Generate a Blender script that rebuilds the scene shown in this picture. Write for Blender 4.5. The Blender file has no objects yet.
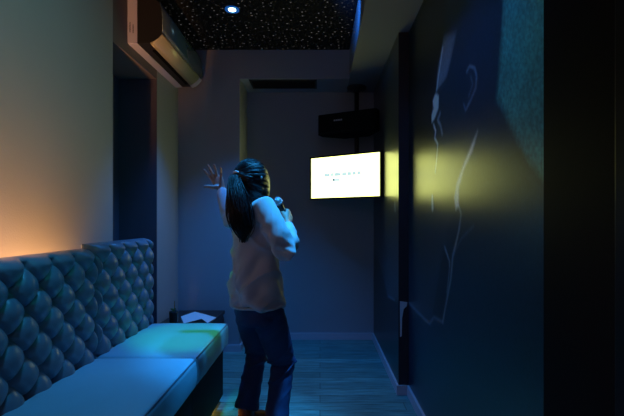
import bpy, bmesh, math, random
import numpy as np
from mathutils import Vector, Matrix, Euler, noise
random.seed(7); rng = np.random.default_rng(7)
S = bpy.context.scene
COL = S.collection
PI = math.pi
S.view_settings.view_transform = 'Standard'
S.view_settings.look = 'None'

# ------------------------------------------------------------------ helpers
def link(o, parent=None):
    COL.objects.link(o)
    if parent is not None: o.parent = parent
    return o
def tag(o, label=None, cat=None, group=None, kind=None):
    if label: o['label'] = label
    if cat: o['category'] = cat
    if group: o['group'] = group
    if kind: o['kind'] = kind
    return o
def empty(name, loc, rz=0.0):
    o = bpy.data.objects.new(name, None); o.empty_display_size = 0.05
    o.location = loc; o.rotation_euler = (0, 0, rz); COL.objects.link(o); return o
def obj(name, bm, mats, parent=None, smooth=False, world=False):
    """link a bmesh as one mesh object; world=True: coordinates are world ones though it has a parent"""
    me = bpy.data.meshes.new(name)
    bm.to_mesh(me); bm.free()
    return obj_me(name, me, mats, parent, smooth, world)
def obj_me(name, me, mats, parent=None, smooth=False, world=False):
    if not isinstance(mats, (list, tuple)): mats = [mats]
    for m in mats[len(me.materials):]: me.materials.append(m)
    if smooth:
        for p in me.polygons: p.use_smooth = True
    o = bpy.data.objects.new(name, me)
    link(o, parent)
    if world and parent is not None:
        M = Matrix.LocRotScale(parent.location, parent.rotation_euler, None)
        pp = parent.parent
        while pp is not None:
            M = Matrix.LocRotScale(pp.location, pp.rotation_euler, None) @ M; pp = pp.parent
        o.matrix_parent_inverse = M.inverted()
    return o
def box(bm, x0, x1, y0, y1, z0, z1, mi=0):
    vs = [bm.verts.new(p) for p in ((x0,y0,z0),(x1,y0,z0),(x1,y1,z0),(x0,y1,z0),(x0,y0,z1),(x1,y0,z1),(x1,y1,z1),(x0,y1,z1))]
    fs = []
    for q in ((3,2,1,0),(4,5,6,7),(0,1,5,4),(1,2,6,5),(2,3,7,6),(3,0,4,7)):
        f = bm.faces.new([vs[i] for i in q]); f.material_index = mi; fs.append(f)
    return vs, fs
def bevel_all(bm, w, seg=2):
    bmesh.ops.bevel(bm, geom=bm.edges[:], offset=w, segments=seg, profile=0.5, affect='EDGES', clamp_overlap=True)
def bbox(x0,x1,y0,y1,z0,z1,w=0.004,seg=2):
    bm = bmesh.new(); box(bm,x0,x1,y0,y1,z0,z1); bevel_all(bm,w,seg); return bm
def xform(bm, M):
    bmesh.ops.transform(bm, matrix=M, verts=bm.verts[:])
def loft(bm, secs, cap=True, n=20, power=2.0):
    """secs: list of (center, u(vec), v(vec)); closed tube of superellipse rings"""
    rings = []
    for c, u, v in secs:
        r = []
        for k in range(n):
            a = 2*PI*k/n; ca, sa = math.cos(a), math.sin(a)
            e = 2.0/power
            x = math.copysign(abs(ca)**e, ca); y = math.copysign(abs(sa)**e, sa)
            r.append(bm.verts.new(Vector(c) + Vector(u)*x + Vector(v)*y))
        rings.append(r)
    for a, b in zip(rings, rings[1:]):
        for k in range(n):
            bm.faces.new((a[k], a[(k+1)%n], b[(k+1)%n], b[k]))
    if cap:
        bm.faces.new(list(reversed(rings[0]))); bm.faces.new(rings[-1])
def tube(bm, pts, radii, n=12, flat=1.0, side=None, cap=True, round_ends=False):
    pts = [Vector(p) for p in pts]
    if not isinstance(radii, (list, tuple)): radii = [radii]*len(pts)
    radii = list(radii)
    if round_ends:
        d0 = (pts[0]-pts[1]).normalized(); d1 = (pts[-1]-pts[-2]).normalized()
        r0, r1 = radii[0], radii[-1]
        pre = [(pts[0]+d0*r0*math.sin(t), r0*math.cos(t)) for t in (1.45,1.0,.5)]
        post = [(pts[-1]+d1*r1*math.sin(t), r1*math.cos(t)) for t in (.5,1.0,1.45)]
        pts = [p for p,_ in pre]+pts+[p for p,_ in post]
        radii = [r for _,r in pre]+radii+[r for _,r in post]
    secs = []
    s = Vector(side) if side is not None else None
    for i, p in enumerate(pts):
        if i == 0: d = pts[1]-pts[0]
        elif i == len(pts)-1: d = pts[-1]-pts[-2]
        else: d = (pts[i+1]-pts[i]).normalized() + (pts[i]-pts[i-1]).normalized()
        d.normalize()
        if s is None:
            s = Vector((0,0,1)).cross(d)
            if s.length < 0.05: s = Vector((1,0,0)).cross(d)
        s = (s - d*s.dot(d)).normalized()
        t = d.cross(s)
        secs.append((p, s*radii[i], t*radii[i]*flat))
    loft(bm, secs, cap, n)
def ellipsoid(bm, c, r, R=None, seg=24, rings=16):
    M = Matrix.Translation(Vector(c)) @ ((R.to_4x4() if R is not None else Matrix.Identity(4))) @ Matrix.Diagonal((r[0], r[1], r[2], 1))
    bmesh.ops.create_uvsphere(bm, u_segments=seg, v_segments=rings, radius=1.0, matrix=M)
def smooth_pts(pts, k=4):
    """catmull-rom resample of points (tuples of any length)"""
    P = [np.array(p, float) for p in pts]; out = []
    for i in range(len(P)-1):
        p0 = P[max(i-1,0)]; p1 = P[i]; p2 = P[i+1]; p3 = P[min(i+2,len(P)-1)]
        for j in range(k):
            t = j/k
            out.append(.5*((2*p1)+(-p0+p2)*t+(2*p0-5*p1+4*p2-p3)*t*t+(-p0+3*p1-3*p2+p3)*t**3))
    out.append(P[-1]); return out
def remesh(bm, voxel, smooth_it=6, fac=0.5):
    me = bpy.data.meshes.new('tmp'); bmesh.ops.recalc_face_normals(bm, faces=bm.faces[:])
    bm.to_mesh(me); bm.free()
    o = bpy.data.objects.new('tmp', me); COL.objects.link(o)
    m = o.modifiers.new('r', 'REMESH'); m.mode = 'VOXEL'; m.voxel_size = voxel; m.adaptivity = 0
    if smooth_it:
        s = o.modifiers.new('s', 'SMOOTH'); s.iterations = smooth_it; s.factor = fac
    dg = bpy.context.evaluated_depsgraph_get()
    res = bpy.data.meshes.new_from_object(o.evaluated_get(dg))
    bpy.data.objects.remove(o); bpy.data.meshes.remove(me)
    return res
def verts_np(me):
    a = np.empty(len(me.vertices)*3, np.float32); me.vertices.foreach_get('co', a); return a.reshape(-1,3)
def norms_np(me):
    a = np.empty(len(me.vertices)*3, np.float32); me.vertices.foreach_get('normal', a); return a.reshape(-1,3)
def set_verts(me, v):
    me.vertices.foreach_set('co', v.astype(np.float32).ravel()); me.update()

# ------------------------------------------------------------------ materials
def mat(name, col, rough=0.6, spec=0.5, metal=0.0, bump=0.0, bscale=40.0, var=0.0, vscale=8.0, tint=None, emit=None, estr=0.0, stretch=None, coat=0.0, sheen=0.0):
    m = bpy.data.materials.new(name); m.use_nodes = True
    nt = m.node_tree; b = nt.nodes['Principled BSDF']
    b.inputs['Base Color'].default_value = (*col, 1)
    b.inputs['Roughness'].default_value = rough
    b.inputs['Specular IOR Level'].default_value = spec
    b.inputs['Metallic'].default_value = metal
    if coat: b.inputs['Coat Weight'].default_value = coat; b.inputs['Coat Roughness'].default_value = .2
    if sheen: b.inputs['Sheen Weight'].default_value = sheen
    if tint: b.inputs['Specular Tint'].default_value = (*tint, 1)
    if emit: b.inputs['Emission Color'].default_value = (*emit, 1); b.inputs['Emission Strength'].default_value = estr
    tc = nt.nodes.new('ShaderNodeTexCoord'); vec = tc.outputs['Object']
    if stretch:
        mp = nt.nodes.new('ShaderNodeMapping'); mp.inputs['Scale'].default_value = stretch
        nt.links.new(vec, mp.inputs['Vector']); vec = mp.outputs['Vector']
    if bump:
        n = nt.nodes.new('ShaderNodeTexNoise'); n.inputs['Scale'].default_value = bscale; n.inputs['Detail'].default_value = 5
        bp = nt.nodes.new('ShaderNodeBump'); bp.inputs['Strength'].default_value = bump; bp.inputs['Distance'].default_value = 0.004
        nt.links.new(vec, n.inputs['Vector']); nt.links.new(n.outputs['Fac'], bp.inputs['Height']); nt.links.new(bp.outputs['Normal'], b.inputs['Normal'])
    if var:
        n = nt.nodes.new('ShaderNodeTexNoise'); n.inputs['Scale'].default_value = vscale; n.inputs['Detail'].default_value = 4
        mx = nt.nodes.new('ShaderNodeMix'); mx.data_type = 'RGBA'
        mx.inputs[6].default_value = (*[c*(1-var) for c in col], 1); mx.inputs[7].default_value = (*[min(1,c*(1+var)) for c in col], 1)
        nt.links.new(vec, n.inputs['Vector']); nt.links.new(n.outputs['Fac'], mx.inputs[0]); nt.links.new(mx.outputs[2], b.inputs['Base Color'])
    return m
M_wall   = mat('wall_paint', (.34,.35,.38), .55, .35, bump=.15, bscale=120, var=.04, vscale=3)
M_recess = mat('shade_dark_paint', (.11,.10,.135), .7, .2, bump=.12, bscale=120)  # shade inside the recess is put into this dark colour
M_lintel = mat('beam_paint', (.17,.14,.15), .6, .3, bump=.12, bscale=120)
M_soffit = mat('soffit_paint', (.21,.21,.225), .7, .2, bump=.1, bscale=90)
M_base   = mat('skirting_paint', (.52,.50,.56), .35, .5)
M_black  = mat('black_laminate', (.004,.004,.005), .6, .1)
M_edge   = mat('lit_edge_line', (.30,.32,.30), .4, .5)
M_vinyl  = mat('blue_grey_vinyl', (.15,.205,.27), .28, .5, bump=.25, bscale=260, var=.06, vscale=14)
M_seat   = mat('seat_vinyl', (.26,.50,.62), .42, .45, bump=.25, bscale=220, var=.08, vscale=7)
M_plinth = mat('black_plinth', (.004,.004,.005), .6, .12)
M_brown  = mat('dark_walnut', (.035,.018,.014), .35, .5, var=.35, vscale=9, stretch=(1,8,1))
M_paper  = mat('white_paper', (.80,.82,.85), .6, .3)
M_glassd = mat('smoky_glass', (.02,.05,.06), .08, .5)
M_leafg  = mat('herb_leaf', (.05,.12,.03), .5, .4, var=.4, vscale=60)
M_straw  = mat('amber_straw', (.35,.16,.03), .4, .4)
M_acw    = mat('ac_white', (.42,.42,.58), .45, .4)
M_acd    = mat('ac_dark', (.014,.014,.016), .5, .4)
M_acf    = mat('ac_mirror_front', (.10,.16,.22), .22, .7)
M_acl    = mat('ac_louver', (.34,.34,.24), .3, .6)
M_ink    = mat('ink', (.05,.045,.06), .6, .2)
M_tvb    = mat('tv_plastic', (.008,.008,.009), .35, .5)
M_metal  = mat('black_steel', (.012,.012,.013), .45, .5)
M_spk    = mat('speaker_shell', (.005,.005,.006), .7, .12, bump=.3, bscale=300)
M_grille = mat('speaker_grille', (.005,.005,.006), .6, .15, bump=.9, bscale=600)
M_silver = mat('badge_silver', (.55,.58,.62), .3, .6, metal=.3)
M_skin   = mat('skin', (.52,.33,.25), .5, .4, bump=.08, bscale=180)
M_lip    = mat('lip', (.36,.12,.11), .4, .4)
M_eye    = mat('eye_white', (.7,.7,.7), .2, .5)
M_hair   = mat('dark_hair', (.008,.007,.009), .42, .38, bump=.5, bscale=60, stretch=(6,6,.6))
M_tie    = mat('pale_hair_tie', (.75,.78,.82), .5, .4)
M_shirt  = mat('light_grey_knit', (.50,.52,.56), .8, .25, bump=.25, bscale=320, var=.06, vscale=10, sheen=.25)
M_jeans  = mat('dark_denim', (.030,.055,.14), .75, .25, bump=.35, bscale=380, var=.3, vscale=9)
M_boot   = mat('brown_leather', (.18,.07,.03), .45, .4)
M_micb   = mat('mic_body', (.012,.012,.012), .3, .5)
M_micg   = mat('mic_grille', (.35,.37,.40), .35, .5, metal=.6, bump=.9, bscale=500)

def mk_floor():
    m = mat('dark_wood_planks', (.08,.1,.12), .38, .45)
    nt = m.node_tree; b = nt.nodes['Principled BSDF']; tc = nt.nodes.new('ShaderNodeTexCoord')
    br = nt.nodes.new('ShaderNodeTexBrick'); br.inputs['Scale'].default_value = 1.0
    br.inputs['Brick Width'].default_value = 1.1; br.inputs['Row Height'].default_value = .11; br.inputs['Mortar Size'].default_value = .002
    br.inputs['Color1'].default_value = (.15,.35,.33,1); br.inputs['Color2'].default_value = (.085,.21,.20,1); br.inputs['Mortar'].default_value = (.02,.025,.03,1)
    nt.links.new(tc.outputs['Object'], br.inputs['Vector'])
    mp = nt.nodes.new('ShaderNodeMapping'); mp.inputs['Scale'].default_value = (1.6, 22, 1)
    nt.links.new(tc.outputs['Object'], mp.inputs['Vector'])
    n = nt.nodes.new('ShaderNodeTexNoise'); n.inputs['Scale'].default_value = 3; n.inputs['Detail'].default_value = 7; n.inputs['Roughness'].default_value = .65
    nt.links.new(mp.outputs['Vector'], n.inputs['Vector'])
    rp = nt.nodes.new('ShaderNodeValToRGB'); rp.color_ramp.elements[0].position=.3; rp.color_ramp.elements[0].color=(.35,.35,.35,1); rp.color_ramp.elements[1].position=.7; rp.color_ramp.elements[1].color=(1.5,1.5,1.5,1)
    nt.links.new(n.outputs['Fac'], rp.inputs['Fac'])
    mx = nt.nodes.new('ShaderNodeMix'); mx.data_type='RGBA'; mx.blend_type='MULTIPLY'; mx.inputs[0].default_value=1
    nt.links.new(br.outputs['Color'], mx.inputs[6]); nt.links.new(rp.outputs['Color'], mx.inputs[7]); nt.links.new(mx.outputs[2], b.inputs['Base Color'])
    bp = nt.nodes.new('ShaderNodeBump'); bp.inputs['Strength'].default_value=.25; bp.inputs['Distance'].default_value=.003
    nt.links.new(n.outputs['Fac'], bp.inputs['Height']); nt.links.new(bp.outputs['Normal'], b.inputs['Normal'])
    return m
def mk_stars():
    m = mat('star_ceiling', (.006,.006,.008), .8, .15)
    nt = m.node_tree; b = nt.nodes['Principled BSDF']; tc = nt.nodes.new('ShaderNodeTexCoord')
    prev = None
    for sc, rad, val, off in ((15.5, .12, .095, 0), (31, .10, .022, 3.3), (24, .09, .035, 7.7)):
        mp = nt.nodes.new('ShaderNodeMapping'); mp.inputs['Location'].default_value = (off, off*.7, 0)
        nt.links.new(tc.outputs['Object'], mp.inputs['Vector'])
        v = nt.nodes.new('ShaderNodeTexVoronoi'); v.voronoi_dimensions = '2D'; v.inputs['Scale'].default_value = sc; v.inputs['Randomness'].default_value = .95
        nt.links.new(mp.outputs['Vector'], v.inputs['Vector'])
        mr = nt.nodes.new('ShaderNodeMapRange'); mr.inputs['From Min'].default_value = rad; mr.inputs['From Max'].default_value = rad*.55
        mr.inputs['To Min'].default_value = 0; mr.inputs['To Max'].default_value = val
        nt.links.new(v.outputs['Distance'], mr.inputs['Value'])
        sep = nt.nodes.new('ShaderNodeSeparateColor'); nt.links.new(v.outputs['Color'], sep.inputs['Color'])
        mu = nt.nodes.new('ShaderNodeMath'); mu.operation='MULTIPLY'
        nt.links.new(mr.outputs['Result'], mu.inputs[0]); nt.links.new(sep.outputs['Red'], mu.inputs[1])
        cur = mu.outputs[0]
        if prev is not None:
            ad = nt.nodes.new('ShaderNodeMath'); ad.operation='ADD'; nt.links.new(prev, ad.inputs[0]); nt.links.new(cur, ad.inputs[1]); cur = ad.outputs[0]
        prev = cur
    b.inputs['Emission Color'].default_value = (1,.97,.95,1)
    nt.links.new(prev, b.inputs['Emission Strength'])
    return m
M_floor = mk_floor(); M_stars = mk_stars()

# ------------------------------------------------------------------ the room (x right, y into the room, z up)
XL, XF, XN = -1.30, .545, .615          # left wall, right wall far part, right wall near part
YP, YB, YS = 3.816, 4.22, 2.88          # pier front, niche back, step in right wall
XP = -.737                              # pier edge
ZC, ZS = 2.77, 2.505                     # star ceiling, soffit
YEND = -1.2
def struct(name, bm, mats):
    o = obj(name, bm, mats); o['kind'] = 'structure'; return o
bm = bmesh.new(); box(bm, -1.9, .95, YEND-.1, 4.4, -.05, 0); struct('floor', bm, M_floor)
bm = bmesh.new(); box(bm, -1.9, .27, YEND-.1, YP, ZC, 2.87); struct('ceiling', bm, M_stars)
bm = bmesh.new(); box(bm, .27, .95, YEND-.1, 4.4, ZS, 2.87); struct('ceiling_soffit', bm, M_soffit)
bm = bmesh.new()
box(bm, -1.9, XP, YP, 4.4, 0, 2.87)
box(bm, XP, .95, YB, 4.4, 0, ZS)
box(bm, XP, .27, YP, 4.4, ZS, 2.87)
struct('wall_back', bm, M_wall)
bm = bmesh.new()
ZR = 2.33
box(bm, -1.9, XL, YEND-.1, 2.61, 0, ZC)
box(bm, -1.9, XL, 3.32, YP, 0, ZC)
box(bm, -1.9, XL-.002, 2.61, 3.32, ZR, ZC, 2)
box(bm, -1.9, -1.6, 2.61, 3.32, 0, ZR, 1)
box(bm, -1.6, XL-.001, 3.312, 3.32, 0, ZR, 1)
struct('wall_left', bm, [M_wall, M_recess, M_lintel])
bm = bmesh.new()
box(bm, XF, .95, YS, YB, 0, ZS)
box(bm, XN, .95, 1.128, YS, 0, ZS)
box(bm, XN, .95, YEND-.1, 1.128, 0, ZS, 1)
struct('wall_right', bm, [M_recess, M_black])
bm = bmesh.new(); box(bm, -1.9, .95, YEND-.1, YEND, 0, ZC); struct('wall_front', bm, M_recess)
# black cladding and jamb at the right, then a pale strip painting the light caught on the wallpaper's end
bm = bmesh.new(); box(bm, XN-.012, XN, .83, 1.122, 0, ZS); struct('trim_1', bm, M_black)
bm = bmesh.new(); box(bm, XN-.03, XN, .77, .828, 0, ZS); bevel_all(bm,.004); struct('trim_2', bm, mat('jamb_black',(.006,.006,.007),.4,.2))
bm = bmesh.new(); box(bm, XN-.006, XN, 1.122, 1.128, 0, ZS); struct('trim_3', bm, M_edge)
# baseboards
def bbd(bm, x0,x1,y0,y1): box(bm, x0,x1,y0,y1,0,.066)
bm = bmesh.new(); bbd(bm, XL, XP, YP-.014, YP); bbd(bm, XP, XP+.014, YP-.014, YB-.014); bbd(bm, XP, XF, YB-.014, YB); struct('baseboard_back', bm, M_base)
bm = bmesh.new(); bbd(bm, XF-.016, XF, YS-.016, YB-.014); bbd(bm, XF, XN, YS-.016, YS); bbd(bm, XN-.016, XN, 1.14, YS-.016); struct('baseboard_right', bm, M_base)
bm = bmesh.new(); bbd(bm, XL, XL+.014, 3.32, YP-.014); struct('baseboard_left', bm, M_base)

# ------------------------------------------------------------------ printed wallpaper mural on the right wall
def wpt(px, py, X):
    """where a sight line meets the wall x = X: (y, z) on that wall"""
    y = X*416.0/(px-320.0); return (y, 1.2-(py-221.0)*y/416.0)
def poly_mask(Y, Z, poly, soft):
    """soft-edged polygon mask on the wall surface (metres)"""
    P = np.array(poly); n = len(P); ins = np.zeros(Y.shape, bool); dist = np.full(Y.shape, 1e9)
    for i in range(n):
        a = P[i]; b = P[(i+1)%n]
        c = ((a[1] > Z) != (b[1] > Z))
        xx = (b[0]-a[0])*(Z-a[1])/((b[1]-a[1]) if abs(b[1]-a[1])>1e-9 else 1e-9)+a[0]
        ins ^= c & (Y < xx)
        ab = b-a; t = np.clip(((Y-a[0])*ab[0]+(Z-a[1])*ab[1])/(ab@ab+1e-12),0,1)
        dist = np.minimum(dist, np.hypot(Y-a[0]-t*ab[0], Z-a[1]-t*ab[1]))
    sd = np.where(ins, dist, -dist); return np.clip(sd/soft*.5+.5, 0, 1)
def line_mask(Y, Z, pts, w, soft):
    P = np.array(pts); dist = np.full(Y.shape, 1e9)
    for a, b in zip(P[:-1], P[1:]):
        ab = b-a; t = np.clip(((Y-a[0])*ab[0]+(Z-a[1])*ab[1])/(ab@ab+1e-12),0,1)
        dist = np.minimum(dist, np.hypot(Y-a[0]-t*ab[0], Z-a[1]-t*ab[1]))
    return np.clip((w-dist)/soft+.5, 0, 1)
def vnoise(Y, Z, f):
    out = np.empty(Y.shape); it = np.nditer(Y, flags=['multi_index'])
    for y in it:
        out[it.multi_index] = noise.noise((float(y)*f, float(Z[it.multi_index])*f, 1.7))
    return out
def paint(Y, Z, X):
    W = lambda L: [wpt(a, b, X) for a, b in L]
    C = np.zeros(Y.shape+(3,)); C[:] = (.003,.015,.026)
    def mix(mask, col): C[:] = C*(1-mask[...,None]) + np.array(col)*mask[...,None]
    gr = np.clip(.5+vnoise(Y, Z, 90)*.9, 0, 1); lo = np.clip(.5+vnoise(Y, Z, 9)*.8, 0, 1)
    # backdrop left of the face (darker), skull and neck, teal backdrop right of the head
    mix(poly_mask(Y,Z,W([(404,-40),(452,-40),(441,55),(434,100),(434,135),(425,170),(404,200)]),.05)*.85, (.004,.006,.010))
    mix(poly_mask(Y,Z,W([(452,15),(478,0),(500,10),(498,95),(515,140),(500,190),(470,215),(450,190),(443,150),(440,120),(441,70)]),.06)*.8, (.004,.017,.038))
    mix(poly_mask(Y,Z,W([(506,-60),(503,30),(499,80),(497,98),(505,112),(519,140),(530,160),(560,195),(600,195),(600,-60)]),.02)*(.55+.45*gr)*(.7+.3*lo), (.030,.20,.185))
    # paler slate panel below the chin, then the dark jacket
    mix(poly_mask(Y,Z,W([(404,170),(436,176),(446,210),(452,215),(440,262),(433,312),(428,322),(404,301)]),.03)*.9, (.012,.020,.031))
    # suit jacket, dark
    mix(poly_mask(Y,Z,W([(404,304),(430,324),(434,316),(445,250),(455,205),(480,150),(520,160),(560,230),(560,440),(404,440)]),.03)*.8, (.002,.012,.023))
    L = (.34,.44,.56); D = (.13,.19,.27)
    # forehead, brow, nose, lips, chin highlights
    mix(poly_mask(Y,Z,W([(444,38),(456,34),(451,58),(446,80),(438,91),(437,80),(440,60)]),.022)*.75, (.085,.125,.18))
    mix(line_mask(Y,Z,W([(443,48),(438.5,78),(437,90)]),.007,.012)*.8, L)
    mix(poly_mask(Y,Z,W([(436,93),(439,96),(438.6,108),(435,118),(432,123),(432,115),(434,108),(433,101)]),.010)*.9, L)
    mix(line_mask(Y,Z,W([(440.5,113),(438,120),(441,126),(442.5,134)]),.010,.014)*.7, D)
    mix(line_mask(Y,Z,W([(434,125),(436,131),(435,138),(438,144),(437,158),(435.5,172)]),.008,.012)*.75, L)
    mix(line_mask(Y,Z,W([(436,93),(447,80)]),.008,.012)*.6, (.003,.004,.006))
    # ear
    mix(line_mask(Y,Z,W([(467,72),(470,66),(475,68),(477,76),(476,88),(471,100),(466,110),(464,104)]),.005,.012)*.55, D)
    mix(line_mask(Y,Z,W([(471,76),(473,84),(469,96)]),.004,.012)*.35, D)
    # shirt collar, tie knot, lapel edges, cuff dots
    mix(poly_mask(Y,Z,W([(478,131),(473,150),(464,170),(459,189),(459,206),(456,210),(454.5,198),(457,183),(465,162),(472,145)]),.010)*.9, (.30,.35,.38))
    mix(line_mask(Y,Z,W([(459,206),(461.5,214),(459,232),(453,256),(451,280),(446,305),(443,322)]),.006,.016)*.55, (.20,.27,.34))
    mix(line_mask(Y,Z,W([(445,247),(450,262),(449,276),(447,292)]),.007,.010)*.8, (.14,.20,.27))
    mix(line_mask(Y,Z,W([(453,256),(462,238),(474,226)]),.004,.012)*.5, (.06,.10,.15))
    mix(poly_mask(Y,Z,W([(432,318),(438,285),(444,250),(450,268),(447,296),(442,322)]),.012)*.8, (.0015,.003,.006))
    mix(line_mask(Y,Z,W([(432.5,198),(432.8,208)]),.018,.018)*.8, L)
    mix(line_mask(Y,Z,W([(409,303),(420,314),(430,324),(434,317),(443,322)]),.007,.018)*.45, (.12,.17,.23))
    C *= (2.2+1.0*gr)[...,None]; C = np.minimum(C, .95)
    return C
def paint_far(Y, Z, X):
    W = lambda L: [wpt(a, b, X) for a, b in L]
    C = np.zeros(Y.shape+(3,)); C[:] = (.022,.030,.042)
    def mix(mask, col): C[:] = C*(1-mask[...,None]) + np.array(col)*mask[...,None]
    gr = np.clip(.5+vnoise(Y, Z, 90)*.9, 0, 1)
    mix(poly_mask(Y,Z,W([(371,250),(378,258),(383,275),(388,297),(402,300),(402,460),(371,460)]),.015)*.95, (.0015,.002,.004))
    mix(line_mask(Y,Z,W([(388.5,296),(395,300)]),.006,.01)*.7, (.13,.17,.22))
    mix(line_mask(Y,Z,W([(395,204),(395.3,210)]),.018,.016)*.9, (.22,.28,.34))
    C *= (1.7+.6*gr)[...,None]
    return C
def print_mat(rough, spec):
    m = bpy.data.materials.new('printed_wallpaper'); m.use_nodes = True
    nt = m.node_tree; b = nt.nodes['Principled BSDF']
    at = nt.nodes.new('ShaderNodeVertexColor'); at.layer_name = 'print'
    nt.links.new(at.outputs['Color'], b.inputs['Base Color'])
    b.inputs['Roughness'].default_value = rough; b.inputs['Specular IOR Level'].default_value = spec
    b.inputs['Specular Tint'].default_value = (1,.97,.55,1)
    n = nt.nodes.new('ShaderNodeTexNoise'); n.inputs['Scale'].default_value = 260; n.inputs['Detail'].default_value = 3
    tc = nt.nodes.new('ShaderNodeTexCoord'); nt.links.new(tc.outputs['Object'], n.inputs['Vector'])
    bp = nt.nodes.new('ShaderNodeBump'); bp.inputs['Strength'].default_value = .22; bp.inputs['Distance'].default_value = .002
    nt.links.new(n.outputs['Fac'], bp.inputs['Height']); nt.links.new(bp.outputs['Normal'], b.inputs['Normal'])
    return m
M_print = print_mat(.30, .8)
def sheet(name, X, y0, y1, z0, z1, fn, parent, step=.0075):
    ny = int((y1-y0)/step)+1; nz = int((z1-z0)/step)+1
    ys = np.linspace(y0, y1, ny); zs = np.linspace(z0, z1, nz)
    Y, Z = np.meshgrid(ys, zs, indexing='ij')
    C = fn(Y, Z, X)
    V = np.stack([np.full(Y.shape, X-.0015), Y, Z], -1).reshape(-1,3)
    i = np.arange(ny*nz).reshape(ny, nz)
    F = np.stack([i[:-1,:-1], i[:-1,1:], i[1:,1:], i[1:,:-1]], -1).reshape(-1,4)
    me = bpy.data.meshes.new(name); me.from_pydata(V.tolist(), [], F.tolist()); me.update()
    ca = me.color_attributes.new('print', 'FLOAT_COLOR', 'POINT')
    ca.data.foreach_set('color', np.concatenate([C.reshape(-1,3), np.ones((ny*nz,1))], 1).astype(np.float32).ravel())
    return obj_me(name, me, M_print, parent, False, True)
mu = empty('wall_mural', (XN, 2.0, .07))
tag(mu, "dark blue printed mural of a man's face in profile on the right wall", 'mural', kind='thing')
sheet('printed_sheet', XN, 1.129, YS-.001, .067, ZS-.001, paint, mu)
sheet('printed_sheet', XF, YS+.001, YB-.002, .067, ZS-.001, paint_far, mu, .012)
bm = bmesh.new()   # the strip of wallpaper that turns round the step, with a pale printed cuff low down
box(bm, XF-.001, XN-.002, YS-.0025, YS-.001, .067, ZS-.001)
cuff = [(399.7,301),(407.2,302),(406.6,306),(403.6,309),(402,318),(401.6,336),(399.9,337)]
vs = [bm.verts.new(((p-320)*YS/416, YS-.004, 1.2-(q-221)*YS/416)) for p, q in cuff]
f = bm.faces.new(vs); f.material_index = 1
obj('corner_strip', bm, [mat('print_dark',(.035,.030,.040),.5,.3), mat('print_cuff',(.62,.70,.80),.45,.4)], mu, False, True)

# ------------------------------------------------------------------ tufted banquette
def tuft_mesh(L, H, T):
    """local: u along +y (0..L), v along +z (0..H), front towards +x"""
    a, b = .1625, .17
    nu, nv = int(L/.0055), int(H/.0055)
    u = np.linspace(0, L, nu+1); v = np.linspace(0, H, nv+1)
    U, V = np.meshgrid(u, v, indexing='ij')
    vv = V - (H-.035)          # first button row just under the top edge
    p = U/a + vv/b; q = U/a - vv/b
    sp = np.abs(np.sin(PI*p)); sq = np.abs(np.sin(PI*q))
    puff = (sp**.45)*(sq**.45)
    dp = np.abs(p-np.round(p)); dq = np.abs(q-np.round(q))
    rad = np.hypot(dp, dq)
    d = .048*puff - .022*np.exp(-(rad/.13)**2)
    # a fold lip on one family of creases, as buttoned vinyl has
    fp = (p-np.round(p)); d += .006*np.exp(-((fp-.10)/.07)**2)*(sq**.8) - .004*np.exp(-((fp+.03)/.04)**2)*(sq**.5)
    d += .0012*np.sin(PI*4*q+3*p)*np.exp(-(rad/.35)**2)
    # above the first row: straight pleats instead of diamonds
    top = np.clip((vv+.0)/.03, 0, 1); pl = .028*np.abs(np.sin(PI*U/a))**.5 - .006
    d = d*(1-top)+pl*top
    ed = lambda t, w: np.sqrt(np.clip(1-(1-np.clip(t/w,0,1))**2, 0, 1))
    env = ed(U, .025)*ed(L-U, .025)*ed(H-V, .028)
    X = .03 + (T-.075)*np.clip(env, 0, 1)**.7 + d*np.clip(env*1.2,0,1)
    bm = bmesh.new()
    G = [[bm.verts.new((X[i,j], U[i,j], V[i,j])) for j in range(nv+1)] for i in range(nu+1)]
    for i in range(nu):
        for j in range(nv):
            bm.faces.new((G[i][j], G[i+1][j], G[i+1][j+1], G[i][j+1]))
    # back board
    bk = lambda i, j: bm.verts.new((.018, U[i,j], V[i,j]))
    ring = [(i,0) for i in range(nu+1)]+[(nu,j) for j in range(1,nv+1)]+[(i,nv) for i in range(nu-1,-1,-1)]+[(0,j) for j in range(nv-1,0,-1)]
    B = [bk(*r) for r in ring]; n = len(ring)
    for k in range(n):
        r0, r1 = ring[k], ring[(k+1)%n]
        bm.faces.new((G[r0[0]][r0[1]], B[k], B[(k+1)%n], G[r1[0]][r1[1]]))
    bm.faces.new(list(reversed(B)))
    btn = []
    for i in range(0, nu+1):
        pass
    kmax = int(L/a)+2
    for jj in range(0, int(2*H/b)+1):
        z = (H-.035) - jj*b/2
        for ii in range(0, kmax):
            y = ii*a + (a/2 if jj%2 else 0)
            if .03 < y < L-.03 and .03 < z: btn.append((y, z, (T-.045)-.016))
    return bm, btn
def cushion(L, W, T):
    """rounded slab: x 0..W (front at W), y 0..L, z 0..T, softly crowned"""
    bm = bmesh.new(); box(bm, 0, W, 0, L, 0, T)
    bmesh.ops.bevel(bm, geom=[e for e in bm.edges], offset=.022, segments=5, profile=.5, affect='EDGES')
    bmesh.ops.subdivide_edges(bm, edges=[e for e in bm.edges if e.calc_length() > .08], cuts=14, use_grid_fill=True)
    for v in bm.verts:
        fx = math.sin(PI*min(max(v.co.x/W,0),1)); fy = math.sin(PI*min(max(v.co.y/L,0),1))
        if v.co.z > T*.5: v.co.z += .012*(max(fx,0)**.5)*(max(fy,0)**.5) + .002*noise.noise((v.co.x*6, v.co.y*6, 0))
        if v.co.x > W*.9: v.co.x += .006*math.sin(PI*min(max(v.co.z/T,0),1)) + .003*noise.noise((v.co.y*9, v.co.z*9, 4))
    return bm
ZSEAT = .52
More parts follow.
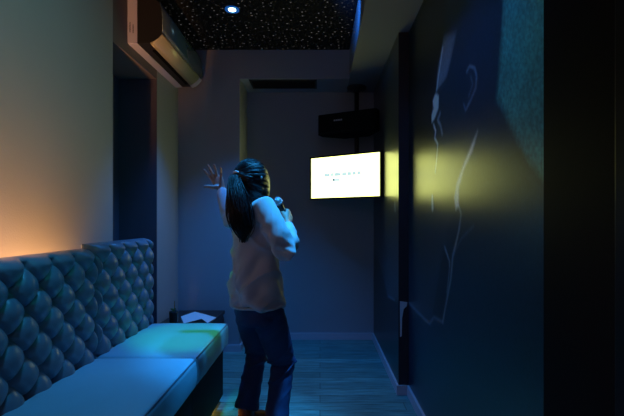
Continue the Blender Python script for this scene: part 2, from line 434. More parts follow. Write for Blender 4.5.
def banquette(name, y0, y1, ztop, label):
    L = y1-y0
    t = empty(name, (-1.217, y0, 0)); tag(t, label, 'banquette', 'tufted banquette sections along the left wall')
    bm, btn = tuft_mesh(L-.006, ztop-.50, .115)
    xform(bm, Matrix.Translation((0,.003,.50)))
    for (y, z, x) in btn: ellipsoid(bm, (x, y+.003, z+.50), (.006,.011,.011), None, 10, 6)
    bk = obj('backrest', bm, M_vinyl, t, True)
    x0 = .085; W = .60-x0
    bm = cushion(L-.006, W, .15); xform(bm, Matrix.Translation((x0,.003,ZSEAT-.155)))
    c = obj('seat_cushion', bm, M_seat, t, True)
    bp = bmesh.new(); zt = ZSEAT-.012
    tube(bp, [(x0+W-.006, .012, zt), (x0+W-.006, L*.5, zt+.001), (x0+W-.006, L-.012, zt)], .0045, 8)
    obj('piping', bp, M_vinyl, c, True)
    bm = bmesh.new(); box(bm, .02, .575, .02 if y0 < 1 else 0, L-.045 if y1 > 2.5 else L, .05, ZSEAT-.152); bevel_all(bm,.003)
    obj('base_box', bm, M_plinth, t)
    bm = bmesh.new(); box(bm, .02, .50, .02, L-.12, 0, .05); obj('plinth', bm, M_plinth, t)
    return t
banquette('tufted_banquette', .79, 2.088, 1.062, 'long nearer section of blue-grey tufted banquette with buttoned backrest')
banquette('tufted_banquette', 2.088, 2.80, 1.085, 'short farther section of tufted banquette, its seat end beside the dark side table')

# ------------------------------------------------------------------ side table, leaflet, drink
t = empty('side_table', (-1.07, 3.36, 0)); tag(t, 'low dark brown box table in the back left corner', 'table')
obj('tabletop', bbox(-1.28,-.868,2.93,3.795,.355,.385,.003), M_brown, t, False, True)
obj('body', bbox(-1.27,-.878,2.95,3.785,.0,.355,.003), M_brown, t, False, True)
lf = bmesh.new()
def paper(bm, q, th=.0012):
    vs = [bm.verts.new(p) for p in q]; f = bm.faces.new(vs)
    r = bmesh.ops.extrude_face_region(bm, geom=[f]); 
    for v in r['geom']:
        if isinstance(v, bmesh.types.BMVert): v.co.z += th
paper(lf, [(-1.185,3.54,.386),(-1.08,3.30,.386),(-.97,3.41,.398),(-1.10,3.66,.402)])
paper(lf, [(-1.10,3.66,.402),(-.97,3.41,.398),(-.895,3.31,.387),(-.872,3.50,.387)])
obj_l = obj('paper_leaflet', lf, M_paper); tag(obj_l, 'open folded white paper leaflet lying on the dark side table', 'leaflet')
g = empty('drinking_glass', (-1.150, 3.27, .385)); tag(g, 'dark drinking glass with green leaves and a straw on the side table', 'glass')
bm = bmesh.new(); prof = [(.030,0),(.032,.02),(.035,.10),(.0355,.105),(.033,.105),(.030,.06),(.028,.012)]
loft(bm, [((0,0,z),(r,0,0),(0,r,0)) for r,z in prof], True, 24); obj('tumbler', bm, M_glassd, g, True)
bm = bmesh.new()
for k in range(14):
    a = random.uniform(0,2*PI); r = random.uniform(.0,.024); c = Vector((r*math.cos(a), r*math.sin(a), random.uniform(.10,.125)))
    ellipsoid(bm, c, (.013,.008,.003), Euler((random.uniform(-.8,.8),random.uniform(-.8,.8),a)).to_matrix(), 8, 6)
obj('mint_leaves', bm, M_leafg, g, True)
bm = bmesh.new(); tube(bm, [(-.006,0,.01),(.004,.004,.12),(.006,.006,.185)], .003, 8); obj('straw', bm, M_straw, g, True)

# ------------------------------------------------------------------ air conditioner
ac = empty('air_conditioner', (-1.30, 3.27, 2.40)); tag(ac, 'long wall mounted air conditioner high on the left wall', 'air conditioner')
ya, yb = 2.81, 3.745
def prism(bm, prof, y0, y1, mi=0):
    a = [bm.verts.new((x,y0,z)) for x,z in prof]; b = [bm.verts.new((x,y1,z)) for x,z in prof]; n = len(prof)
    for k in range(n): bm.faces.new((a[k],a[(k+1)%n],b[(k+1)%n],b[k])).material_index = mi
    bm.faces.new(list(reversed(a))).material_index = mi; bm.faces.new(b).material_index = mi
bm = bmesh.new(); box(bm, -1.302,-1.235,ya,yb,2.400,2.71); bevel_all(bm,.004); obj('back_plate', bm, M_acw, ac, False, True)
hp = [(-1.235,2.403),(-1.155,2.405),(-1.12,2.418),(-1.09,2.440),(-1.072,2.462),(-1.066,2.50),(-1.066,2.58),(-1.072,2.64),(-1.085,2.675),(-1.115,2.70),(-1.235,2.705)]
bm = bmesh.new(); prism(bm, hp, ya+.002, yb-.012); bmesh.ops.recalc_face_normals(bm, faces=bm.faces[:]); obj('housing', bm, M_acd, ac, False, True)
fp = [(-1.066,2.470),(-1.060,2.50),(-1.060,2.58),(-1.066,2.64),(-1.080,2.68),(-1.086,2.675),(-1.073,2.64),(-1.067,2.58),(-1.067,2.50)]
bm = bmesh.new(); prism(bm, fp, ya+.001, yb-.012); bmesh.ops.recalc_face_normals(bm, faces=bm.faces[:]); obj('front_panel', bm, M_acf, ac, True, True)
lp = [(-1.148,2.398),(-1.118,2.411),(-1.088,2.434),(-1.070,2.457),(-1.064,2.468),(-1.072,2.466),(-1.092,2.442),(-1.12,2.420),(-1.148,2.408)]
bm = bmesh.new(); prism(bm, lp, ya+.004, yb-.07); bmesh.ops.recalc_face_normals(bm, faces=bm.faces[:]); obj('louver', bm, M_acl, ac, True, True)
bm = bmesh.new(); prism(bm, [(x-.001 if i<4 else x, z-.002) for i,(x,z) in enumerate(lp)], yb-.068, yb); bmesh.ops.recalc_face_normals(bm, faces=bm.faces[:]); obj('end_cap', bm, M_acw, ac, False, True)
bm = bmesh.new(); box(bm, -1.178,-1.158, ya+.12, yb-.10, 2.396, 2.404); obj('outlet_slot', bm, mat('slot_black',(.004,.004,.004),.8,.1), ac, False, True)
bm = bmesh.new()
for cx, z0, n in ((-1.283, 2.475, 11), (-1.262, 2.470, 9)):
    for k in range(n):
        w = random.uniform(.006,.010)
        box(bm, cx-w*.5, cx+w*.5, ya-.0012, ya+.001, z0+k*.0065, z0+k*.0065+.0038)
obj('rating_marks', bm, M_ink, ac, False, True)

# ------------------------------------------------------------------ ceiling pole mount, television, loudspeaker, vent, downlight
px_, py_ = .358, 4.06
pm = empty('ceiling_pole_mount', (px_, py_, ZS)); tag(pm, 'black steel pole with round ceiling plate carrying the screen', 'mount')
bm = bmesh.new(); loft(bm, [((0,0,z),(r,0,0),(0,r,0)) for r,z in ((.096,0),(.096,-.012),(.085,-.028),(.035,-.034),(.030,-.05))], True, 32); obj('ceiling_plate', bm, M_metal, pm, True)
bm = bmesh.new(); tube(bm, [(0,0,-.02),(0,0,-.98)], .022, 20); obj('pole', bm, M_metal, pm, True)
bm = bmesh.new(); tube(bm, [(0,0,-.90),(-.09,-.14,-.90)], .018, 12); box(bm, -.03,.03,-.03,.03,-.96,-.84); obj('bracket_arm', bm, M_metal, pm)
# screen: lower left and right edges of the panel
A = Vector((-.094, 3.953, 0)); B = Vector((.527, 3.555, 0))
ex = (B-A).normalized(); W = (B-A).length; nrm = Vector((ex.y, -ex.x, 0)); 
if nrm.y > 0: nrm = -nrm
Rtv = Matrix((ex, -nrm, Vector((0,0,1)))).transposed()      # local x along the panel, -y towards the viewer
tv = empty('television', (A+B)*.5 + Vector((0,0,1.40)), math.atan2(ex.y, ex.x)); tag(tv, 'flat television with a glowing white screen hung in the back right corner', 'television')
H = .405; hw = W/2
bm = bmesh.new(); box(bm, -hw, hw, .004, .030, 0, H); bevel_all(bm,.003); box(bm, -hw*.6, hw*.6, .030, .065, .06, H-.08); obj('rear_shell', bm, M_tvb, tv)
bm = bmesh.new(); bz = .015
for q in ((-hw,hw,0,bz),(-hw,hw,H-bz,H),(-hw,-hw+bz,bz,H-bz),(hw-bz,hw,bz,H-bz)): box(bm, q[0],q[1],-.006,.006,q[2],q[3])
obj('bezel', bm, M_tvb, tv)
def emis(name, col, s):
    m = bpy.data.materials.new(name); m.use_nodes = True; nt = m.node_tree; b = nt.nodes['Principled BSDF']
    b.inputs['Base Color'].default_value = (0,0,0,1); b.inputs['Emission Color'].default_value = (*col,1); b.inputs['Emission Strength'].default_value = s; return m
TVS = 3.9
M_screen = emis('lit_screen', (.93,1.0,.30), TVS)
bm = bmesh.new(); box(bm, -hw+bz, hw-bz, -.001, .004, bz, H-bz); sc = obj('screen', bm, M_screen, tv)
bm = bmesh.new(); x = -.205
zt = H*.53
M_ly = emis('lyric_cyan', (.78,.985,.98), .98); M_ly2 = emis('lyric_teal', (.42,.80,.82), .9)
for w_ in (5, 2, 6, 4, 3, 3, 3):          # a pale illegible line of lyrics and a short second one
    box(bm, x-.004, x+.0112*w_, -.0018, -.001, zt-.006, zt+.028)
    for k in range(w_):
        h_ = random.choice((.014,.018,.022))
        box(bm, x+.002, x+.0082, -.0022, -.001, zt, zt+h_, 1); x += .0112
    x += .014
obj('lyric_line', bm, [M_ly, M_ly2], tv)
bm = bmesh.new(); box(bm, -.122,-.040,-.0018,-.001,zt-.054,zt-.024); box(bm, -.116,-.100,-.0022,-.001,zt-.046,zt-.030,1); box(bm, -.090,-.050,-.0022,-.001,zt-.042,zt-.034,2)
obj('lyric_line', bm, [M_ly, emis('mark_blue', (.10,.30,.40), .6), emis('lyric_pale', (.70,.95,.96), .95)], tv)

sp = empty('loudspeaker', (.285, 3.84, 1.995), math.radians(-27)); tag(sp, 'black wedge loudspeaker mounted on the pole above the television', 'loudspeaker')
bm = bmesh.new()
# plan: wide front (towards -y), narrower back
pf = [(-.285,-.11),(.285,-.11),(.285,-.02),(.13,.15),(-.13,.15),(-.285,-.02)]
a = [bm.verts.new((x,y,0)) for x,y in pf]; b = [bm.verts.new((x,y,.19)) for x,y in pf]
for k in range(6): bm.faces.new((a[k],a[(k+1)%6],b[(k+1)%6],b[k]))
bm.faces.new(list(reversed(a))); bm.faces.new(b); bevel_all(bm,.008,2); obj('cabinet', bm, M_spk, sp)
bm = bmesh.new(); box(bm, -.270,.270,-.122,-.108,.015,.175); bevel_all(bm,.006,2); obj('grille', bm, M_grille, sp)
bm = bmesh.new()
for k in range(4): box(bm, -.118+k*.022, -.100+k*.022, -.1245,-.121,.112,.126)
bevel_all(bm,.001,1); obj('badge', bm, M_silver, sp)
bm = bmesh.new(); box(bm, -.03,.06,.13,.20,.06,.14); obj('clamp', bm, M_metal, sp)

vt = empty('air_vent', (-.35, 3.95, ZS)); tag(vt, 'dark rectangular air vent in the underside of the back beam', 'vent')
x0,x1,y0,y1 = -.655,-.030,3.835,4.075
bm = bmesh.new()
for q in ((x0,x1,y0,y0+.018),(x0,x1,y1-.018,y1),(x0,x0+.018,y0+.018,y1-.018),(x1-.018,x1,y0+.018,y1-.018)): box(bm,*q,ZS-.010,ZS)
obj('frame', bm, M_metal, vt, False, True)
bm = bmesh.new(); box(bm, x0+.018,x1-.018,y0+.018,y1-.018,ZS-.002,ZS); obj('backing', bm, M_black, vt, False, True)
bm = bmesh.new()
for k in range(9):
    y = y0+.034+k*.0215; box(bm, x0+.018,x1-.018,y,y+.004,ZS-.009,ZS-.001)
obj('slats', bm, M_metal, vt, False, True)

def downlight(loc, label):
    d = empty('downlight', loc); tag(d, label, 'light')
    bm = bmesh.new(); n = 32
    loft(bm, [((0,0,z),(r,0,0),(0,r,0)) for r,z in ((.052,0),(.052,-.006),(.044,-.010),(.036,-.006),(.034,-.001))], False, n); obj('trim_ring', bm, emis('blue_halo_glow', (.01,.13,.55), .55), d, True)  # ring made to glow, standing in for the lens's blue halo
    bm = bmesh.new(); loft(bm, [((0,0,z),(r,0,0),(0,r,0)) for r,z in ((.027,-.002),(.027,-.006),(.021,-.0085))], True, n); obj('lens', bm, emis('downlight_lens', (.45,.85,1.0), 9), d, True)
    return d
downlight((-.652, 3.085, ZC), 'round bright blue-white downlight in the black star ceiling')

# ------------------------------------------------------------------ the singer
def V3(px, py, y): return Vector(((px-320)*y/416, y, 1.2-(py-221)*y/416))
th = math.radians(43); F = Vector((math.sin(th), math.cos(th), 0)); R = Vector((math.cos(th), -math.sin(th), 0)); U = Vector((0,0,1))
hth = math.radians(9); HF = Vector((math.sin(hth), math.cos(hth), 0)); HR = Vector((math.cos(hth), -math.sin(hth), 0))
HC = V3(252.5, 184, 2.30)
Rs, Re, Rw = V3(264.5,210,2.19), V3(287.5,252,2.16), V3(288.5,227,2.36)
Ls, Le, Lw = V3(236,213,2.42), Vector((-.560,2.63,1.20)), V3(222,191,2.76)
Rh, Rk, Ra = Vector((-.290,2.245,.73)), V3(283,362,2.42), V3(275,430,2.25)
Lh, Lk, La = Vector((-.405,2.345,.73)), V3(257,352,2.55), V3(246,411,2.42)
neck0 = Vector((-.363,2.30,1.25))
def ring(c, r, f, yaw_f=F, yaw_r=R): return (c, yaw_r*r, yaw_f*f)
# torso axis helper (center per height)
def tc(z):
    zs = [.66,.80,.95,1.10,1.20,1.28]; xs = [-.343,-.347,-.350,-.352,-.360,-.366]; ys = [2.285,2.285,2.29,2.30,2.305,2.305]
    return Vector((float(np.interp(z,zs,xs)), float(np.interp(z,zs,ys)), z))

def hand(bm, wrist, P, d, n, t, curls, spread, thumb):
    """P palm centre, d towards the fingers, n out of the palm, t towards the thumb"""
    d, n, t = d.normalized(), n.normalized(), t.normalized()
    loft(bm, [(wrist, t*.024, n*.017),(P-d*.040, t*.029, n*.014),(P, t*.038, n*.0135),(P+d*.030, t*.040, n*.012),(P+d*.043, t*.037, n*.010)], True, 16, 2.6)
    lens = [(.040,.025,.020),(.044,.028,.022),(.041,.026,.021),(.032,.020,.018)]
    for k in range(4):
        off = (.029,.0095,-.0105,-.029)[k]; base = P + d*(.040,.044,.041,.034)[k] + t*off
        dirn = (d + t*spread[k]).normalized(); ax_n = n
        pts = [base - dirn*.012]; cur = base; pts.append(cur.copy()); dd = dirn.copy(); nn = (n - dd*n.dot(dd)).normalized()
        for j in range(3):
            a = curls[k][j]; nd = dd*math.cos(a)+nn*math.sin(a); nn = nn*math.cos(a)-dd*math.sin(a); dd = nd
            cur = cur + dd*lens[k][j]; pts.append(cur.copy())
        r = (.0098,.0102,.0098,.0088)[k]
        tube(bm, pts, [r*1.05,r*1.05,r*.98,r*.9,r*.72], 10, round_ends=True)
    b0 = P - d*.030 + t*.022 + n*.006
    pts = [b0 - t*.012]+[b0 + (d*a + t*b + n*c) for a,b,c in thumb]
    tube(bm, pts, [.016,.014,.012,.0105,.0085][:len(pts)], 10, round_ends=True)

body = bmesh.new()
# trunk, neck
loft(body, [ring(tc(.66),.09,.07), ring(tc(.72),.115,.085), ring(tc(.82),.112,.085), ring(tc(.92),.112,.085), ring(tc(1.05),.130,.095), ring(tc(1.16),.145,.092), ring(tc(1.235),.135,.075), ring(tc(1.275),.075,.055)], True, 28)
loft(body, [(neck0+Vector((0,0,-.03)), R*.058, F*.056),(neck0+Vector((.002,.004,.04)), HR*.048, HF*.050),(HC+Vector((0,0,-.075))-HF*.012, HR*.047, HF*.052),(HC+Vector((0,0,-.02)), HR*.045, HF*.05)], True, 20)
# head: skull, jaw, nose, brow, lips, ears
HRot = Matrix((HR, HF, U)).transposed()
hd = lambda r, f, u: HC + HR*r + HF*f + U*u
ellipsoid(body, hd(0,-.012,.025), (.072,.090,.088), HRot)
ellipsoid(body, hd(0,.025,-.035), (.058,.062,.075), HRot)
ellipsoid(body, hd(0,.060,-.090), (.026,.024,.020), HRot)
tube(body, [hd(0,.082,.012), hd(0,.094,-.012), hd(0,.104,-.030)], [.007,.009,.012], 10, round_ends=True)
ellipsoid(body, hd(.011,.092,-.034), (.008,.010,.007), HRot); ellipsoid(body, hd(-.011,.092,-.034), (.008,.010,.007), HRot)
tube(body, [hd(-.035,.074,.022), hd(0,.083,.020), hd(.035,.074,.022)], [.008,.009,.008], 8, round_ends=True)
ellipsoid(body, hd(0,.084,-.058), (.021,.009,.006), HRot); ellipsoid(body, hd(0,.082,-.067), (.018,.009,.006), HRot)
for s in (1,-1): ellipsoid(body, hd(.074*s,-.006,-.005), (.009,.018,.030), HRot @ Euler((-.25,0,0)).to_matrix())
# arms
for a, e, w in ((Rs,Re,Rw),(Ls,Le,Lw)):
    m1 = a.lerp(e,.5); m2 = e.lerp(w,.35)
    tube(body, [tc(1.19).lerp(a,.55), a, m1, e, m2, w, w+(w-e).normalized()*.01], [.055,.050,.041,.036,.036,.024,.023], 16, round_ends=True)
# legs and feet
for h, k, a in ((Rh,Rk,Ra),(Lh,Lk,La)):
    tube(body, [h+Vector((0,0,.05)), h, h.lerp(k,.5), k, k.lerp(a,.35), a], [.060,.068,.062,.050,.050,.034], 16, round_ends=True)
# hands
dL = Vector((-.42,.22,.88)).normalized(); nL = Vector((.10,-.97,.22)); nL = (nL-dL*nL.dot(dL)).normalized(); tL = dL.cross(nL)
if tL.x > 0: tL = -tL
PL = Lw + dL*.062
hand(body, Lw, PL, dL, nL, tL, [(.05,.22,.18),(.10,.25,.2),(.12,.28,.22),(.30,.5,.4)], (.32,.10,-.12,-.50),
     [(.010,.022,.008),(.022,.046,.014),(.030,.068,.018)])
micH, micT = V3(278,201.5,2.44), Vector((-.170,2.535,1.150))
mA = (micH-micT).normalized(); G = micH - mA*.105
dR = Vector((.10,.75,.40)); dR = (dR-mA*dR.dot(mA)).normalized(); nR = mA.cross(dR)
if nR.x > 0: nR = -nR
PR = G - nR*.027 - dR*.032
hand(body, Rw, PR, dR, nR, mA, [(1.0,1.15,.85)]*4, (.06,.0,-.04,-.08), [(.030,.016,.012),(.045,.014,.034),(.042,.006,.054)])
body_me = remesh(body, .0042, 3, .5)
person = obj_me('person', body_me, M_skin, None, True)
tag(person, 'dark-haired person with a ponytail singing into a microphone with one arm raised', 'person')
# eyes and lips as small children
for s in (1,-1):
    bm = bmesh.new(); ellipsoid(bm, hd(.031*s,.071,.004), (.012,.010,.010), HRot, 16, 10); obj('eye', bm, M_eye, person, True)
bm = bmesh.new(); ellipsoid(bm, hd(0,.087,-.058), (.020,.0085,.0055), HRot); ellipsoid(bm, hd(0,.085,-.067), (.017,.0085,.0055), HRot); obj('lips', bm, M_lip, person, True)

# --- hair: cap swept back to the tie, ponytail
tie = V3(237.5,175.5,2.205)
bm = bmesh.new()
ellipsoid(bm, hd(0,-.026,.032), (.092,.100,.101), HRot, 32, 20)
ellipsoid(bm, hd(0,-.048,-.020), (.080,.074,.078), HRot)
for s in (1,-1): ellipsoid(bm, hd(.062*s,.004,-.022), (.030,.055,.080), HRot)
for s in (1,-1): ellipsoid(bm, hd(.064*s,.040,-.010), (.022,.046,.085), HRot)
ellipsoid(bm, hd(0,-.050,-.085), (.062,.045,.070), HRot)
for s in (1,-1): ellipsoid(bm, hd(.030*s,.040,.075), (.042,.046,.030), HRot)
tube(bm, [hd(0,-.09,.02), tie.lerp(hd(0,-.10,.03),.3), tie], [.05,.034,.022], 16, round_ends=True)
hm = remesh(bm, .0055, 5, .5)
v = verts_np(hm); nn = norms_np(hm)
rel = v-np.array(tie); rel /= (np.linalg.norm(rel,axis=1,keepdims=True)+1e-6)
axis = np.array(-HF); e1 = np.array(HR); e2 = np.array(U)
ang = np.arctan2(rel@e2, rel@e1)
back = np.clip(.5-((v-np.array(HC))@np.array(HF))/.06, 0, 1)
v = v + nn*((.0022*np.sin(ang*34)+.0016*np.sin(ang*71+1.3))*back)[:,None]
set_verts(hm, v)
hair = obj_me('hair', hm, M_hair, person, True)
# strands combed over the cap to the tie
bm = bmesh.new()
for k in range(150):
    s = random.choice((1,-1)); el = random.uniform(-1.0,1.45); az = random.uniform(-.5,2.6)
    p0 = hd(0,-.026,.032) + (HR*math.sin(az)*s*.094*math.cos(el)*1.0 + HF*math.cos(az)*.102*math.cos(el) + U*.103*math.sin(el))
    if (p0-HC).dot(HF) > .0 and (p0-HC).z < .06: continue
    pts = []
    for j in range(9):
        t_ = j/8; p = p0.lerp(tie, t_); c = hd(0,-.026,.032); q = p-c
        lx, ly, lz = q.dot(HR)/.094, q.dot(HF)/.103, q.z/.1035
        l = math.sqrt(lx*lx+ly*ly+lz*lz)
        if l < 1 and t_ < .93: p = c + q/max(l,.2)
        pts.append(p + Vector((random.uniform(-1,1),random.uniform(-1,1),random.uniform(-1,1)))*.0012)
    tube(bm, pts, [.0016]*8+[.001], 5)
obj('combed_strands', bm, M_hair, hair, True)
# ponytail: core and strands
core = [(tie, .020), (V3(235,182,2.17), .032), (V3(237,196,2.140), .048), (V3(239.5,212,2.135), .058), (V3(242,226,2.14), .048), (V3(243,236,2.15), .024), (V3(243,242,2.155), .007)]
cp = smooth_pts([(*p,r) for p,r in core], 4)
bm = bmesh.new()
tube(bm, [Vector(p[:3]) for p in cp], [max(p[3]*.86,.004) for p in cp], 18, .6, side=(1,0,0))
pt = obj('ponytail', bm, M_hair, hair, True)
bm = bmesh.new()
for k in range(240):
    a = random.uniform(0,2*PI); rr = random.uniform(.62,1.18); endk = random.randint(int(len(cp)*.60), len(cp)-1); wob = random.uniform(0,6)
    pts = []; rad = []
    for j in range(0, endk+1):
        p = cp[j]; f_ = j/len(cp); r = max(p[3], .02*(1-f_)+.014)
        aa = a + .4*math.sin(f_*5+wob)
        fl = 1+.55*f_*f_*math.sin(wob*3)
        pts.append(Vector(p[:3]) + Vector((math.cos(aa)*r*rr*fl, math.sin(aa)*r*rr*.62, .004*math.sin(f_*9+wob) - .02*f_*random.random()*.2)))
        rad.append(.0024*(1-.6*f_))
    tube(bm, pts, rad, 5)
obj('loose_strands', bm, M_hair, pt, True)
bm = bmesh.new()
dt = (V3(232.5,180,2.17)-tie).normalized()
for k in range(9):
    a0 = 2*PI*k/9
s1 = dt.cross(Vector((0,0,1))).normalized(); s2 = dt.cross(s1)
rp = [tie + (s1*math.cos(2*PI*k/20)+s2*math.sin(2*PI*k/20))*.023 for k in range(21)]
tube(bm, rp, [.0065+.0012*math.sin(k*3) for k in range(21)], 8); obj('hair_tie', bm, M_tie, hair, True)
bm = bmesh.new(); ellipsoid(bm, V3(261.5,177.5,2.205), (.005,.005,.009)); obj('earring', bm, M_silver, person, True)

# --- shirt
bm = bmesh.new()
secs = []
for z, r, f in ((.742,.158,.132),(.760,.162,.134),(.80,.160,.132),(.86,.156,.130),(.95,.138,.120),(1.05,.136,.116),(1.13,.150,.114),(1.20,.148,.100),(1.245,.130,.082),(1.275,.085,.066),(1.295,.066,.062)):
    secs.append(ring(tc(z), r, f))
loft(bm, secs, True, 36)
tube(bm, [tc(1.20).lerp(Rs,.35)+Vector((0,0,.03)), Rs+Vector((-.004,0,.012)), Rs.lerp(Re,.35), Rs.lerp(Re,.7), Re, Re.lerp(Rw,.35), Re.lerp(Rw,.72), Re.lerp(Rw,.97)], [.066,.068,.066,.062,.057,.054,.047,.037], 20, round_ends=True)
tube(bm, [tc(1.20).lerp(Ls,.35)+Vector((0,0,.03)), Ls+Vector((0,0,.01)), Ls.lerp(Le,.4), Le, Le.lerp(Lw,.4), Le.lerp(Lw,.8), Le.lerp(Lw,.93)], [.064,.065,.060,.054,.050,.044,.039], 20, round_ends=True)
ellipsoid(bm, V3(235,278,2.38), (.030,.04,.040)); ellipsoid(bm, V3(235.5,291,2.38), (.028,.04,.030))
sm = remesh(bm, .0065, 7, .5)
v = verts_np(sm); nn = norms_np(sm); x,y,z = v[:,0],v[:,1],v[:,2]
d = np.zeros(len(v))
# drape folds from armpit and shoulder down to the left hip
tdir = (x*float(R.x)+y*float(R.y))
d += .010*np.sin(40*tdir + 16*z + 2.2*np.sin(9*z))*np.clip((1.2-z)/.2,0,1)*np.clip((z-.66)/.12,.35,1)
d += .006*np.sin(70*tdir - 34*z + 1.0)*np.clip((1.22-z)/.2,0,1)
d += .0022*np.sin(120*z+25*x)*np.exp(-((z-.76)/.06)**2)
# sleeve creases at the elbow
for e, w in ((Re,.07),(Le,.07)):
    de = np.linalg.norm(v-np.array(e),axis=1); d += .005*np.sin(130*(z+.5*x-.2*y))*np.exp(-(de/w)**2)
ds = np.linalg.norm(v-np.array(Rs.lerp(tc(1.12),.25)+Vector((0,0,-.05))),axis=1); d += .008*np.sin(100*(x*.8-z*.6))*np.exp(-(ds/.07)**2)
rd = lambda ph, p: (1-np.abs(np.sin(ph)))**p      # narrow ridges of pulled cloth
d += .013*rd(13*(tdir*1.0 + .62*(z-1.0)) + .9*np.sin(5*z) + .4, 5)*np.clip((1.22-z)/.12,0,1)*np.clip((z-.70)/.15,.2,1)
d += .009*rd(19*(tdir - .9*(z-.9)) + 1.1, 5)*np.clip((1.05-z)/.15,0,1)
for a_, b_ in ((Rs,Re),(Re,Rw),(Ls,Le)):
    ax_ = np.array((b_-a_).normalized()); q_ = v-np.array(a_); tt = q_@ax_; L_ = (b_-a_).length
    ra_ = np.linalg.norm(q_-tt[:,None]*ax_, axis=1)
    d += .003*rd(60*tt + 9*np.sin(11*x+7*z), 3)*np.clip((.085-ra_)/.02,0,1)*((tt>0)&(tt<L_))*np.clip(np.minimum(tt, L_-tt)/.05,0,1)
v = v + nn*d[:,None]; set_verts(sm, v)
obj_me('sweater', sm, M_shirt, person, True)
# hem band
bm = bmesh.new(); c = tc(.746)
rp = [c + R*(.158*math.cos(a)) + F*(.132*math.sin(a)) + Vector((0,0,-.004+.003*math.sin(5*a))) for a in [2*PI*k/48 for k in range(49)]]
tube(bm, rp, .007, 8); obj('hem', bm, M_shirt, person, True)

# --- jeans
bm = bmesh.new()
loft(bm, [ring(tc(.80),.118,.092), ring(tc(.72),.128,.100), ring(tc(.67)+F*-.004,.138,.106), ring(tc(.64)+F*-.004,.13,.10)], True, 28)
def legt(h,k,a,rr):
    d_ = (a-k).normalized()
    pts = [h+Vector((0,0,.02)), h.lerp(k,.25), h.lerp(k,.55), h.lerp(k,.85), k, k.lerp(a,.15), k.lerp(a,.45), k.lerp(a,.75), k.lerp(a,.97)]
    tube(bm, pts, rr, 20, round_ends=False)
legt(Rh,Rk,Ra, [.084,.090,.086,.076,.071,.067,.064,.066,.071])
legt(Lh,Lk,La, [.082,.086,.080,.068,.062,.060,.062,.066,.072])
jm = remesh(bm, .0065, 6, .5)
v = verts_np(jm); nn = norms_np(jm); d = np.zeros(len(v)); x,y,z = v[:,0],v[:,1],v[:,2]
for k, h in ((Rk,Rh),(Lk,Lh)):
    dk = np.linalg.norm(v-np.array(k),axis=1); d += .007*np.sin(120*(z+.55*x) + 6*np.sin(14*x))*np.exp(-(dk/.085)**2)
    d += .004*np.sin(95*(z-.8*x))*np.exp(-(np.linalg.norm(v-np.array(h)-np.array([0,0,-.08]),axis=1)/.10)**2)
d += .003*np.sin(80*z+20*x)*np.clip((.3-z)/.2,0,1)
for k_, a_ in ((Rk,Ra),(Lk,La)):
    d += .008*(1-np.abs(np.sin(26*(z-.7*x+.2*y)+.6*np.sin(20*x))))**4*np.exp(-((z-k_.z+.03)/.10)**2)
v = v+nn*d[:,None]; set_verts(jm, v)
obj_me('jeans', jm, M_jeans, person, True)
# --- ankle boots
for a, k in ((Ra,Rk),(La,Lk)):
    bm = bmesh.new(); fd = (F*.85+Vector((.0,.12,0))).normalized(); sd = Vector((fd.y,-fd.x,0))
    g0 = Vector((a.x,a.y,0))
    loft(bm, [(g0-fd*.055+Vector((0,0,.040)), sd*.020, U*.030),(g0-fd*.045+Vector((0,0,.045)), sd*.032, U*.043),(g0+fd*.02+Vector((0,0,.05)), sd*.037, U*.049),(g0+fd*.08+Vector((0,0,.035)), sd*.043, U*.034),(g0+fd*.135+Vector((0,0,.027)), sd*.042, U*.026),(g0+fd*.165+Vector((0,0,.022)), sd*.022, U*.018)], True, 18, 2.4)
    tube(bm, [Vector((a.x,a.y,.05)), Vector((a.x,a.y,.135))], [.044,.046], 18)
    m_ = remesh(bm, .006, 4, .5); bt = obj_me('ankle_boot', m_, M_boot, person, True)
    bm = bmesh.new(); loft(bm, [(g0+fd*.055+Vector((0,0,z)), sd*.043, fd*.116) for z in (.001,.014)], True, 24, 2.6); obj('sole', bm, M_plinth, bt, False)
# --- microphone
mc = empty('microphone', micH); tag(mc, "black handheld microphone with a mesh head gripped in the singer's right hand", 'microphone')
q = mA.to_track_quat('Z','Y').to_matrix().to_4x4(); Lm = (micH-micT).length
bm = bmesh.new(); loft(bm, [((0,0,z),(r,0,0),(0,r,0)) for r,z in ((.010,-Lm),(.0125,-Lm+.01),(.014,-.12),(.017,-.05),(.020,-.028),(.020,-.020))], True, 20); xform(bm, q); obj('handle', bm, M_micb, mc, True)
bm = bmesh.new(); ellipsoid(bm, (0,0,0), (.026,.026,.028)); xform(bm, q); obj('mesh_head', bm, M_micg, mc, True)
bm = bmesh.new(); tube(bm, [(.0255*math.cos(a),.0255*math.sin(a),-.006) for a in [2*PI*k/24 for k in range(25)]], .003, 8); xform(bm, q); obj('collar', bm, M_silver, mc, True)

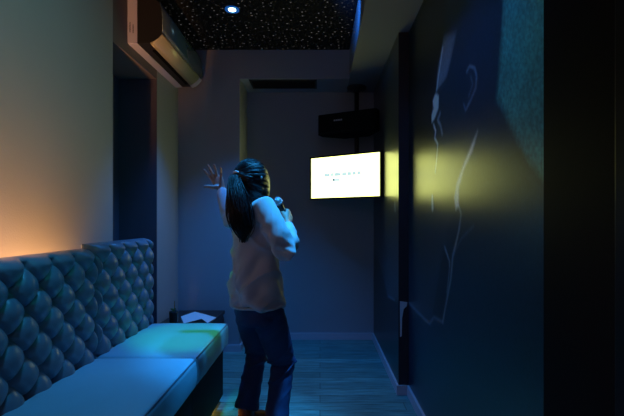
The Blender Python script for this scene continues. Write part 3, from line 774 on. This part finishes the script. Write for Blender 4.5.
# ------------------------------------------------------------------ lights
def spot(name, loc, target, col, watt, angle=60, blend=.6, size=.04):
    l = bpy.data.lights.new(name, 'SPOT'); l.color = col; l.energy = watt; l.spot_size = math.radians(angle); l.spot_blend = blend; l.shadow_soft_size = size
    o = bpy.data.objects.new(name, l); o.location = loc; o.rotation_euler = (Vector(target)-Vector(loc)).to_track_quat('-Z','Y').to_euler(); COL.objects.link(o); return o
def area(name, loc, target, col, watt, sx, sy, spread=180):
    l = bpy.data.lights.new(name, 'AREA'); l.shape = 'RECTANGLE'; l.size = sx; l.size_y = sy; l.color = col; l.energy = watt; l.spread = math.radians(spread)
    o = bpy.data.objects.new(name, l); o.location = loc; o.rotation_euler = (Vector(target)-Vector(loc)).to_track_quat('-Z','Y').to_euler(); COL.objects.link(o); return o
BLUE = (.02,.22,1.0); CYAN = (.02,.42,1.0)
spot('downlight_lamp', (-.655,3.06,2.745), (-.60,3.10,0), (.03,.28,1.0), 150, 80, .9)
spot('downlight_lamp', (-.68,1.38,2.745), (-.86,1.42,.5), (.05,.46,1.0), 58, 46, .8)
spot('downlight_lamp', (.08,2.12,2.72), (-.22,2.19,1.18), (.03,.39,1.0), 310, 32, .9)
spot('fascia_lamp', (.02,2.70,2.60), (.27,2.95,2.68), BLUE, 16, 70, .9)
spot('green_lamp', (-.58,1.78,2.72), (-.80,2.46,.52), (.03,1.0,.42), 105, 19, .8)
spot('teal_fill', (.22,1.0,2.5), (-1.3,1.7,1.9), (.02,.80,.85), 25, 72, 1, .15)  # soft teal fill added to tint the left wall, no fixture there
spot('downlight_lamp', (.10,1.35,2.74), (.61,1.72,2.0), (.05,.32,1.0), 24, 90, 1)
o_ = area('strip_lamp', (-1.250,1.30,.70), (-1.30,1.30,.80), (1.0,.42,.13), 52, .03, 1.5, 120)
o_.rotation_euler = (0, math.radians(155), 0)      # long side along the wall, shining up the gap behind the backrest
area('strip_lamp', (-.70,2.40,.03), (0,2.40,0), (1.0,.36,.07), .25, .6, .02)
area('strip_lamp', (-.95,2.72,.10), (-.95,4,.10), (1.0,.36,.07), .25, .4, .03)
area('room_fill', (-.2,-.9,2.3), (-.3,4,1.2), (.70,.56,1.0), 2.2, 1.2, .8)  # dim purple ambient fill added behind the camera

w = bpy.data.worlds.new('world'); S.world = w; w.use_nodes = True
w.node_tree.nodes['Background'].inputs[0].default_value = (.01,.015,.03,1); w.node_tree.nodes['Background'].inputs[1].default_value = .2

# ------------------------------------------------------------------ camera
cam = bpy.data.cameras.new('camera'); cam.lens = 24; cam.sensor_width = 36; cam.clip_start = .02
co = bpy.data.objects.new('camera', cam); COL.objects.link(co)
co.location = (0,0,1.2); co.rotation_euler = (math.radians(90), 0, 0)
cam.shift_x = -8/624; cam.shift_y = 13/624          # level camera with a shifted frame: upright lines stay upright
S.camera = co
